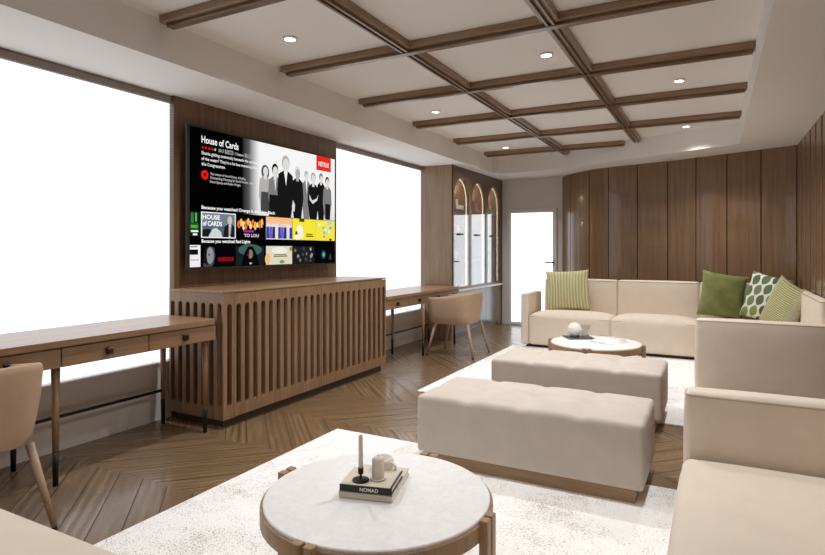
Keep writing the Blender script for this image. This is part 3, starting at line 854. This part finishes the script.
# ------------------------------------------------------------------ tub chairs
def chair(loc, label, xf=-.245):
    t = thing('tub_chair', label, 'chair', loc, group='beige tub chairs at the wall desks', world=False)
    a, b, r = .245, .285, .16
    path = []                      # outline from the front tip of one arm round the back to the other
    for i in range(6): path.append((xf + (a - r - xf) * i / 6, -b))
    for i in range(9):
        q = -PI / 2 + PI / 2 * i / 8; path.append((a - r + r * math.cos(q), -b + r + r * math.sin(q)))
    for i in range(1, 4): path.append((a, -b + r + (2 * b - 2 * r) * i / 4))
    for i in range(9):
        q = PI / 2 * i / 8; path.append((a - r + r * math.cos(q), b - r + r * math.sin(q)))
    for i in range(1, 7): path.append((a - r - (a - r - xf) * i / 6, b))
    def ztop(x):
        u = (x + a) / (2 * a); return .655 + .06 * u ** 1.4
    n = len(path); bm = BM(); cols = []
    zb = .36
    for i, (x, y) in enumerate(path):
        p0 = path[max(i - 1, 0)]; p1 = path[min(i + 1, n - 1)]
        d = Vector((p1[0] - p0[0], p1[1] - p0[1])).normalized(); nr = Vector((d.y, -d.x))   # outward
        zt = ztop(x); col = []
        for z, off in ((zb, -.062), (zb + .012, -.045), (zb + .1, -.026), (zb + .2, -.010), (zt - .03, 0), (zt - .008, -.003), (zt, -.012), (zt, -.024), (zt - .008, -.034), (zt - .05, -.040), (.43, -.055)):
            col.append(bm.verts.new((x + nr.x * off, y + nr.y * off, z)))
        cols.append(col)
    for A, B in zip(cols, cols[1:]):
        for k in range(len(A) - 1): bm.faces.new((A[k], B[k], B[k + 1], A[k + 1]))
    bm.faces.new(cols[0]); bm.faces.new(cols[-1][::-1])
    bm.faces.new([c[0] for c in cols])
    bm.faces.new([c[-1] for c in cols][::-1])
    obj('shell', bm, M['chair'], t, True)
    bm = BM(); rbox(bm, -.255, .185, -.215, .215, .415, .475, .025, 5, .012)
    obj('seat', bm, M['chair'], t, True)
    for sx in (-1, 1):
        for sy in (-1, 1):
            lg = obj('leg', tube(BM(), [(sx * .195, sy * .19, .37), (sx * .28, sy * .245, .012)], .018, 12, r2=.0115), M['chairleg'], t, True)
            sub('foot', tube(BM(), [(sx * .2802, sy * .2452, 0), (sx * .28, sy * .245, .013)], .0105, 10), M['black'], lg, True)
chair((-2.775, 1.185, 0), 'beige tub chair at the near desk, cut by the left edge', -.09)
chair((-2.59, 6.00, 0), 'beige tub chair at the far desk beside the display cabinet')

# ------------------------------------------------------------------ display cabinet
def cabinet():
    X0, XF, Y0, Y1 = -3.555, -3.005, 6.75, 8.735
    t = thing('display_cabinet', 'tall oak display cabinet with three lit arched glass doors beside the white door', 'cabinet', (-3.2, 7.66, 0))
    obj('side_panel', box(BM(), X0, XF, Y0, Y0 + .03, 0, ZS - .003), M['cab'], t)
    obj('side_panel', box(BM(), X0, XF, Y1 - .03, Y1, 0, ZS - .003), M['cab'], t)
    obj('back_panel', box(BM(), X0, X0 + .03, Y0 + .03, Y1 - .03, .66, ZS - .003), M['cab_in'], t)
    bm = BM(); box(bm, X0, XF - .02, Y0 + .031, Y1 - .031, 2.17, ZS - .004)
    obj('top_panel', bm, M['cab_in'], t)
    ops = [(6.815, 7.35), (7.43, 7.99), (8.07, 8.625)]
    cells = [Y0 + .0, 7.39, 8.03, Y1]
    bm = BM(); P = lambda y, z, q: (XF - q, y, z)
    for i, (a, b) in enumerate(ops):
        r = (b - a) / 2; hole = []
        zt = 2.15
        for k in range(17):
            q = PI * k / 16; hole.append(((a + b) / 2 + r * math.cos(q), zt - r * 1.12 + r * 1.12 * math.sin(q)))
        hole += [(a, 1.3), (a, .69), ((a + b) / 2, .69), (b, .69), (b, 1.3)]
        cell_hole(bm, P, cells[i], cells[i + 1], .655, ZS - .003, hole, .035, 1.12)
    obj('arched_frame', bm, M['cab_dark'], t, 'keep')
    for i, (a, b) in enumerate(ops):
        # glass door
        dr = obj('glass_door', box(BM(), XF - .012, XF - .006, a + .004, b - .004, .692, 2.135 - .0), M['cabglass'], t)
        yh = a + .07 if i < 2 else a + .10
        bm = BM(); box(bm, XF + .004, XF + .022, (a + b) / 2 - .11, (a + b) / 2 + .0, 1.385, 1.41, .003)
        box(bm, XF - .006, XF + .006, (a + b) / 2 - .07, (a + b) / 2 - .05, 1.39, 1.405)
        sub('door_handle', bm, M['black'], dr)
        # led strip on the far jamb and arch
        r = (b - a) / 2; pts = [(XF - .045, b + .004 - .012, .70), (XF - .045, b + .004 - .012, 2.15 - r * 1.12)]
        for k in range(1, 9):
            q = PI / 2 * k / 8; pts.append((XF - .045, (a + b) / 2 + (r - .008) * math.cos(q), 2.15 - r * 1.12 + (r * 1.12 - .008) * math.sin(q)))
        obj('light_strip', tube(BM(), pts, .0035, 6), M['led'], t)
        for zl in (2.10, 1.66):  # unseen point lights added to brighten the lining behind the arches
            pl = bpy.data.lights.new('cabinet_fill_light', 'POINT'); pl.energy = 4.5 if zl > 2 else 2.0; pl.color = (1., .86, .68); pl.shadow_soft_size = .03
            po = bpy.data.objects.new('cabinet_fill_light', pl); COL.objects.link(po); po.parent = t
            po.location = Vector((-3.36, b - .10, zl - .03)) - Vector(t['_w'])
        for z in (1.74, 1.40, 1.05):
            obj('shelf', box(BM(), X0 + .031, XF - .055, a - .03, b + .03, z - .02, z), M['cab_dark'], t)
    for y in (7.39, 8.03):
        obj('divider', box(BM(), X0 + .031, XF - .037, y - .012, y + .012, .66, 2.168), M['cab'], t)
    obj('counter', box(BM(), X0, XF + .025, Y0 + .002, Y1, .632, .656, .003), M['sill'], t)['label'] = 'thin pale stone counter'
    bm = BM(); box(bm, X0, XF - .03, Y0 + .031, Y1 - .031, .0, .63)
    obj('base_unit', bm, M['cab'], t)
    for a, b in ((Y0 + .033, 7.388), (7.392, 8.028), (8.032, 8.535)):
        obj('base_door', box(BM(), XF - .03, XF - .01, a, b, .07, .625, .002), M['basegloss'], t)['label'] = 'glossy grey base door'
    obj('base_stile', box(BM(), XF - .03, XF - .008, 8.537, Y1 - .031, .0, .63), M['cab'], t)
cabinet()

# things standing on the cabinet shelves
def jar(x, y, z, r, h, c, label, grp):
    o = obj('jar', lathe(BM(), [(0, 0), (r * .8, 0), (r, h * .2), (r, h * .65), (r * .6, h * .85), (r * .65, h), (0, h)], (x, y, z), 18), plain('jar_glaze', c, .35), None, True)
    tag(o, label, 'jar', grp)
def bx(x, y, z, w, d, h, c, label, grp, name='small_box'):
    o = obj(name, box(BM(), x - d / 2, x + d / 2, y - w / 2, y + w / 2, z, z + h, .004), plain('box_card', c, .7))
    tag(o, label, 'box', grp)
g1 = 'boxes on the top shelf of the display cabinet'
XS = -3.12
bx(XS, 7.17, 1.7403, .26, .10, .06, (236, 226, 208), 'long low cream box under the nearest cabinet arch', g1)
bx(XS, 7.08, 1.8006, .09, .09, .075, (240, 232, 216), 'small cream box on top of the long one under the nearest arch', g1)
bx(XS, 7.84, 1.7403, .26, .10, .055, (214, 150, 124), 'long low salmon box under the middle cabinet arch', g1)
bx(XS, 7.78, 1.7957, .10, .09, .07, (206, 128, 108), 'small salmon box on top of the long one under the middle arch', g1)
bx(XS, 8.46, 1.7403, .24, .10, .06, (230, 218, 198), 'long low beige box under the farthest cabinet arch', g1)
bx(XS, 8.38, 1.8006, .09, .09, .07, (236, 226, 208), 'small beige box on top of the long one under the farthest arch', g1)
g2 = 'jars on the lower shelves of the display cabinet'
jar(XS, 7.05, 1.4003, .05, .15, (206, 96, 112), 'pink jar on the middle shelf behind the nearest glass door', g2)
jar(XS, 7.17, 1.4003, .045, .12, (232, 210, 206), 'pale jar on the middle shelf behind the nearest glass door', g2)
jar(XS, 7.07, 1.05, .05, .14, (222, 214, 204), 'white jar on the low shelf behind the nearest glass door', g2)
jar(XS, 7.20, 1.05, .05, .11, (150, 110, 104), 'brown jar on the low shelf behind the nearest glass door', g2)

# ------------------------------------------------------------------ sofas
def seat_part(t, x0, x1, y0, y1, z0, z1, pipe=True, crown=.05, r=.035, bulge=.012):
    o = obj('seat', rbox(BM(), x0, x1, y0, y1, z0, z1, r, 8, crown, bulge), M['sofa'], t, True)
    if pipe: sub('piping', tube(BM(), rrect(x0 + .004, x1 - .004, y0 + .004, y1 - .004, r, z1 - .022), .0055, 6, True), M['piping'], o, True)
    return o
def soft(name, t, x0, x1, y0, y1, z0, z1, r=.03, pipe=None, crown=.006, bulge=.006):
    o = obj(name, rbox(BM(), x0, x1, y0, y1, z0, z1, r, 7, crown, bulge), M['sofa'], t, True)
    if pipe == 'top':
        sub('piping', tube(BM(), rrect(x0 + .003, x1 - .003, y0 + .003, y1 - .003, min(r, .03), z1 - .012), .005, 6, True), M['piping'], o, True)
    return o
sf = thing('sectional_sofa', 'large cream corner sofa along the panelled walls with four green cushions on it', 'sofa', (-.6, 6.9, 0))
obj('plinth', box(box(BM(), -2.04, .74, 6.82, 7.33, 0, .05), .0, .74, 5.02, 6.82, 0, .05), M['bronze_dark'], sf)
seat_part(sf, -1.985, -1.044, 6.74, 7.20, .045, .405)
seat_part(sf, -1.038, -.145, 6.74, 7.20, .045, .405)
seat_part(sf, -.139, .65, 6.60, 7.18, .045, .405)
seat_part(sf, -.135, .65, 5.075, 6.594, .045, .405)
soft('backrest', sf, -1.905, -1.034, 7.185, 7.355, .05, .822, .028, 'top')
soft('backrest', sf, -1.028, -.150, 7.185, 7.355, .05, .822, .028, 'top')
soft('backrest', sf, -.144, .55, 7.185, 7.285, .05, .822, .028, 'top')
soft('backrest', sf, .685, .765, 5.77, 6.46, .05, .82, .03, 'top')
soft('backrest', sf, .685, .765, 5.075, 5.764, .05, .82, .03, 'top')
soft('armrest', sf, -2.085, -1.992, 6.745, 7.355, .04, .655, .022, 'top')
soft('armrest', sf, -.125, .765, 4.945, 5.07, .04, .655, .022, 'top', .004, .008)

s2 = thing('sofa', 'cream sofa on the right in the foreground, its far arm towards the corner sofa', 'sofa', (.33, 1.5, 0))
obj('plinth', box(BM(), .0, .74, .4, 2.5, 0, .05), M['bronze_dark'], s2)
seat_part(s2, -.105, .60, 1.44, 2.42, .045, .405, True, .03, .035, .014)
seat_part(s2, -.105, .60, .44, 1.434, .045, .405, True, .03, .035, .014)
soft('armrest', s2, -.10, .765, 2.425, 2.545, .04, .650, .024, 'top', .006, .006)
soft('armrest', s2, -.10, .765, .31, .435, .04, .650, .024, 'top', .006, .006)
soft('backrest', s2, .60, .765, .445, 2.42, .05, .82, .03, 'top')

# low bench seat in the near left corner
s3 = thing('bench_seat', 'cream piped bench seat cut by the bottom left corner', 'seat', (-1.55, .6, 0))
obj('plinth', box(BM(), -2.35, -.95, .22, .86, .012, .06), M['plinth'], s3)
seat_part(s3, -2.42, -.86, .16, .965, .06, .405, True, .025, .04, .01)

# ------------------------------------------------------------------ ottomans
def dips(u, v):
    d = 0
    for c in (.25, .5, .75): d += .010 * math.exp(-((u - c) / .025) ** 2)
    d += .008 * math.exp(-((v - .5) / .06) ** 2)
    for c in (.25, .5, .75): d += .018 * math.exp(-((u - c) / .045) ** 2 - ((v - .5) / .09) ** 2)
    return d
def ottoman(x0, x1, y0, y1, z, label):
    t = thing('ottoman', label, 'ottoman', ((x0 + x1) / 2, (y0 + y1) / 2, z), group='long cream ottomans')
    obj('plinth', box(BM(), x0 + .03, x1 - .04, y0 + .025, y1 - .03, z, z + .075), M['plinth'], t)['label'] = 'recessed oak plinth'
    obj('cushion_body', rbox(BM(), x0, x1, y0, y1, z + .065, .387, .022, 40, .022, .003, dips), M['ottoman'], t, True)
ottoman(-1.462, -.285, 2.80, 3.35, .012, 'long cream upholstered ottoman nearer the front coffee table')
ottoman(-1.462, -.298, 3.99, 4.56, .012, 'long cream upholstered ottoman farther back, beside the far coffee table')

# ------------------------------------------------------------------ rugs
def rug(x0, x1, y0, y1, label):
    bm = BM(); box(bm, x0, x1, y0, y1, .0, .012, .004, 2)
    tag(obj('rug', bm, M['rug']), label, 'rug', 'cream worn-pattern rugs')
rug(-2.205, .0, .10, 3.09, 'cream worn-pattern rug under the near coffee table')
rug(-2.205, -.06, 4.235, 6.80, 'cream worn-pattern rug under the far coffee table')

# ------------------------------------------------------------------ coffee tables
def table(cx, cy, R, z, label):
    t = thing('coffee_table', label, 'coffee table', (cx, cy, .012), group='round marble coffee tables')
    obj('marble_top', lathe(BM(), [(0, z - .02), (R - .009, z - .02), (R - .009, z - .003), (R - .012, z), (0, z)], (cx, cy, 0), 96), M['marble'], t)['label'] = 'white marble disc with faint grey veins'
    obj('rim', lathe(BM(), [(R - .025, z - .058), (R - .025, z - .0205), (R - .008, z - .0205), (R - .008, z - .010), (R - .002, z - .010), (R, z - .012), (R, z - .058), (R - .025, z - .058)], (cx, cy, 0), 96), M['tablewood'], t)
    for k in range(4):
        a = k * PI / 2
        for s in (-1, 1):
            bm = BM(); box(bm, R - .0075, R + .02, s * .0205 - .0155, s * .0205 + .0155, .012, z + .003, .002)
            bmesh.ops.rotate(bm, verts=bm.verts, cent=(0, 0, 0), matrix=Matrix.Rotation(a, 3, 'Z'))
            bmesh.ops.translate(bm, verts=bm.verts, vec=(cx, cy, 0))
            obj('leg', bm, M['tablewood'], t)
table(-.979, 1.60, .3765, .40, 'round white marble coffee table in front, with books and candles on it')
table(-.90, 5.05, .380, .40, 'round white marble coffee table by the corner sofa, with a slate tray on it')

# things on the front table
def rot_box(bm, c, w, d, z0, z1, ang, bev=.001, mi=0):
    b = BM(); box(b, -w / 2, w / 2, -d / 2, d / 2, z0, z1, bev)
    bmesh.ops.rotate(b, verts=b.verts, cent=(0, 0, 0), matrix=Matrix.Rotation(ang, 3, 'Z'))
    bmesh.ops.translate(b, verts=b.verts, vec=(c[0], c[1], 0))
    me = bpy.data.meshes.new('tmp'); b.to_mesh(me); b.free(); bm.from_mesh(me); bpy.data.meshes.remove(me)
    return bm
ANG = .26
def loc2(c, u, v): return (c[0] + u * math.cos(ANG) - v * math.sin(ANG), c[1] + u * math.sin(ANG) + v * math.cos(ANG))
B0 = loc2((-.980, 1.524), 0, .118)        # middle of the spine edge, then the book's centre
bk = thing('book', 'larger cream book at the bottom of the stack on the front coffee table', 'book', (B0[0], B0[1], .40), group='books on the front coffee table')
obj('pages', rot_box(BM(), B0, .172, .228, .404, .419, ANG), M['paper'], bk)
bm = BM(); rot_box(bm, B0, .178, .236, .4005, .404, ANG); rot_box(bm, B0, .178, .236, .419, .4225, ANG); rot_box(bm, loc2(B0, 0, -.116), .178, .004, .4005, .4225, ANG)
obj('cover', bm, M['bookcream'], bk)
B1 = loc2(loc2((-.980, 1.524), 0, .002), 0, .075)
bk = thing('book', 'smaller book with black spine on top of the stack on the front coffee table', 'book', (B1[0], B1[1], .4225), group='books on the front coffee table')
obj('pages', rot_box(BM(), B1, .166, .138, .4265, .4425, ANG), M['paper'], bk)
bm = BM(); rot_box(bm, B1, .174, .148, .423, .4265, ANG); rot_box(bm, loc2(B1, 0, -.072), .174, .005, .423, .444, ANG)
rot_box(bm, loc2(B1, .0835, 0), .007, .148, .4425, .4445, ANG)
obj('cover', bm, M['bookblack'], bk)['label'] = 'black cover and spine'
obj('title_sheet', rot_box(BM(), loc2(B1, -.004, .001), .166, .146, .4425, .4452, ANG), M['bookcream'], bk)['label'] = 'cream upper cover'
cu = bpy.data.curves.new('txt', 'FONT'); cu.body = 'NOMAD'; cu.size = .0165; cu.align_x = 'CENTER'; cu.offset = .0004
o = bpy.data.objects.new('txt', cu); COL.objects.link(o); bpy.context.view_layer.update()
me = bpy.data.meshes.new_from_object(o.evaluated_get(bpy.context.evaluated_depsgraph_get())); bpy.data.objects.remove(o)
sx = loc2(B1, .012, -.0752)
me.transform(Matrix.Translation((sx[0], sx[1], .4275)) @ Matrix.Rotation(ANG, 4, 'Z') @ Matrix.Rotation(PI / 2, 4, 'X'))
me.materials.clear(); me.materials.append(M['paper']); me.name = 'spine_lettering'
q = bpy.data.objects.new('spine_lettering', me); COL.objects.link(q); q.parent = bk; q.location = -Vector(bk['_w'])

zt = .4453
c = (-1.017, 1.556)
h = thing('candle_holder', 'black metal candle holder with a round base standing on the books', 'candle holder', (c[0], c[1], zt))
obj('base', lathe(BM(), [(0, 0), (.027, 0), (.028, .002), (.027, .005), (.006, .007), (.0035, .012), (.0035, .022), (.0085, .023), (.009, .024), (.009, .042), (.0075, .042), (.0075, .028), (0, .028)], (c[0], c[1], zt), 32), M['black'], h, True)
o = obj('taper_candle', lathe(BM(), [(0, .0285), (.0075, .0285), (.0073, .145), (.005, .150), (0, .151)], (c[0], c[1], zt), 20), M['wax'], None, True)
tag(o, 'tall thin cream taper candle in the black holder', 'candle')
c = (-.973, 1.592)
o = obj('candle_plate', lathe(BM(), [(0, 0), (.022, 0), (.026, .003), (.026, .006), (0, .005)], (c[0], c[1], zt), 28), M['white_glaze'], None, True)
tag(o, 'small pale round plate under the pillar candle', 'plate')
o = thing('pillar_candle', 'short thick cream pillar candle on the books', 'candle', (c[0], c[1], zt + .0065))
obj('wax_body', lathe(BM(), [(0, .0065), (.0195, .0065), (.020, .009), (.020, .066), (.017, .070), (.004, .0745), (0, .074)], (c[0], c[1], zt), 28), M['wax'], o, True)
obj('wick', tube(BM(), [(c[0], c[1], zt + .0735), (c[0] + .001, c[1], zt + .080)], .0009, 6), M['black'], o)
c = (-1.012, 1.690)
z2 = .4227
o = thing('ceramic_pot', 'small white ribbed ceramic pot behind the pillar candle', 'pot', (c[0], c[1], z2))
prof = [(0, 0), (.030, 0), (.036, .008), (.037, .045), (.033, .056), (.030, .056), (.030, .02), (0, .02)]
obj('body', lathe(BM(), prof, (c[0], c[1], z2), 28), M['white_glaze'], o, True)
bm = BM(); pts = [(c[0] + .036 + .018 * math.sin(PI * k / 8), c[1] - .005, z2 + .046 - .032 * k / 8) for k in range(9)]
obj('handle', tube(bm, pts, .0045, 8), M['white_glaze'], o, True)

# things on the far table
ta = .52
bm = BM(); rot_box(bm, (-1.075, 5.22), .24, .20, .4003, .408, ta)
rim = BM()
tr = thing('tray', 'dark slate tray on the far coffee table', 'tray', (-1.075, 5.22, .4003))
obj('slab', bm, M['slate'], tr)
bm = BM(); bmesh.ops.create_icosphere(bm, subdivisions=4, radius=.062)
for v in bm.verts:
    n = v.co.normalized(); k = math.sin(n.x * 21) * math.sin(n.y * 23 + 1) * math.sin(n.z * 22 + 2)
    v.co = n * (.061 + .0035 * k) + Vector((-1.11, 5.205, .4085 + .064 + .004))
o = thing('decor_ball', 'textured white ornament ball on a dark foot on the slate tray', 'ornament', (-1.11, 5.205, .408))
obj('ball', bm, M['white_glaze'], o, True)
obj('foot', lathe(BM(), [(0, 0), (.042, 0), (.046, .012), (.036, .014), (.028, .010), (0, .009)], (-1.11, 5.205, .4083), 28), M['slate'], o, True)
c = (-1.035, 5.31)
o = obj('drinking_glass', lathe(BM(), [(0, 0), (.036, 0), (.040, .10), (.038, .10), (.034, .005), (0, .005)], (c[0], c[1], .4083), 28), M['glass'], None, True)
tag(o, 'clear drinking glass on the slate tray beside the white ball', 'glass')
o = thing('magazine', 'open white magazine lying on the far coffee table', 'magazine', (-.80, 5.10, .40))
for s in (-1, 1):
    bm = BM(); N = 8; rows = []
    for i in range(N + 1):
        u = i / N; x = s * u * .105; z = .4035 + .034 * math.sin(PI * min(1, u * 1.15)) * (1 - u * .35)
        rows.append([(x, -.13, z), (x, .13, z)])
    M4 = Matrix.Translation((-.80, 5.10, 0)) @ Matrix.Rotation(-.55, 4, 'Z')
    top = [[bm.verts.new(M4 @ Vector(p)) for p in r] for r in rows]
    low = [[bm.verts.new(M4 @ Vector((p[0], p[1], .4005))) for p in r] for r in rows]
    for i in range(N):
        bm.faces.new((top[i][0], top[i + 1][0], top[i + 1][1], top[i][1]))
        bm.faces.new((low[i][0], low[i][1], low[i + 1][1], low[i + 1][0]))
        for k in (0, 1): bm.faces.new((top[i][k], top[i + 1][k], low[i + 1][k], low[i][k]))
    bm.faces.new((top[N][0], top[N][1], low[N][1], low[N][0]))
    obj('page_block', bm, M['paper'], o, True)

# ------------------------------------------------------------------ cushions
def pillow(loc, rot, mat, label, w=.46, h=.46, T=.075):
    bm = BM(); ul = bm.loops.layers.uv.new('UVMap'); N = 22
    def pt(i, j, s):
        u, v = 2 * i / N - 1, 2 * j / N - 1
        x = u * (1 - .075 * (1 - v * v)) * w / 2; z = v * (1 - .075 * (1 - u * u)) * h / 2
        e = max(0., (1 - u ** 2) * (1 - v ** 2)) ** .42
        return (x, s * T * e, z)
    G = {}
    for s in (-1, 1):
        for i in range(N + 1):
            for j in range(N + 1):
                edge = i in (0, N) or j in (0, N)
                G[(i, j, s)] = G[(i, j, -1)] if (edge and s == 1) else bm.verts.new(pt(i, j, s))
    for s in (-1, 1):
        for i in range(N):
            for j in range(N):
                ij = [(i, j), (i + 1, j), (i + 1, j + 1), (i, j + 1)]
                f = bm.faces.new([G[(a, b, s)] for a, b in (ij if s == -1 else ij[::-1])])
                for l, (a, b) in zip(f.loops, ij if s == -1 else ij[::-1]): l[ul].uv = (a / N, b / N)
    me = bpy.data.meshes.new('cushion'); bm.to_mesh(me); bm.free()
    for p in me.polygons: p.use_smooth = True
    me.materials.append(mat)
    o = bpy.data.objects.new('cushion', me); COL.objects.link(o)
    o.matrix_world = Matrix.Translation(loc) @ Matrix.Rotation(rot[2], 4, 'Z') @ Matrix.Rotation(rot[0], 4, 'X') @ Matrix.Rotation(rot[1], 4, 'Y')
    tag(o, label, 'cushion', 'green cushions on the corner sofa')
pillow((-1.60, 7.095, .690), (-.16, -.05, .10), M['p_stripe'], 'light green striped cushion at the left end of the corner sofa', .52, .50, .07)
pillow((.08, 7.03, .692), (-.14, .17, .28), M['p_velvet'], 'plain green velvet cushion, left of the three in the corner', .46, .50, .08)
pillow((.47, 6.90, .690), (-.2, .20, -.62), M['p_leaf'], 'green leaf print cushion between the velvet and the woven one', .44, .50, .07)
pillow((.57, 6.24, .655), (-.25, .34, -1.02), M['p_tweed'], 'textured green woven cushion, rightmost of the three in the corner', .46, .50, .075)

# ------------------------------------------------------------------ camera, world, view
a = math.atan((714 - 412.5) / 568.)
cam = bpy.data.cameras.new('camera'); co = bpy.data.objects.new('camera', cam); COL.objects.link(co)
cam.sensor_width = 36; cam.lens = 568 / 825 * 36; cam.shift_y = -28.5 / 825; cam.clip_start = .05
co.location = (0, 0, 1.2); co.rotation_euler = (PI / 2, 0, a)
SC.camera = co
w = bpy.data.worlds.new('world'); SC.world = w; w.use_nodes = True
w.node_tree.nodes['Background'].inputs[0].default_value = (.75, .85, 1, 1); w.node_tree.nodes['Background'].inputs[1].default_value = 1.0
SC.view_settings.view_transform = 'Standard'; SC.view_settings.look = 'None'
SC.view_settings.exposure = -0.3; SC.view_settings.gamma = 1.0; SC.view_settings.use_curve_mapping = False
SC.cycles.use_denoising = True
SC.cycles.max_bounces = 8; SC.cycles.diffuse_bounces = 5; SC.cycles.sample_clamp_indirect = 6
for o in bpy.data.objects:
    if '_w' in o: del o['_w']
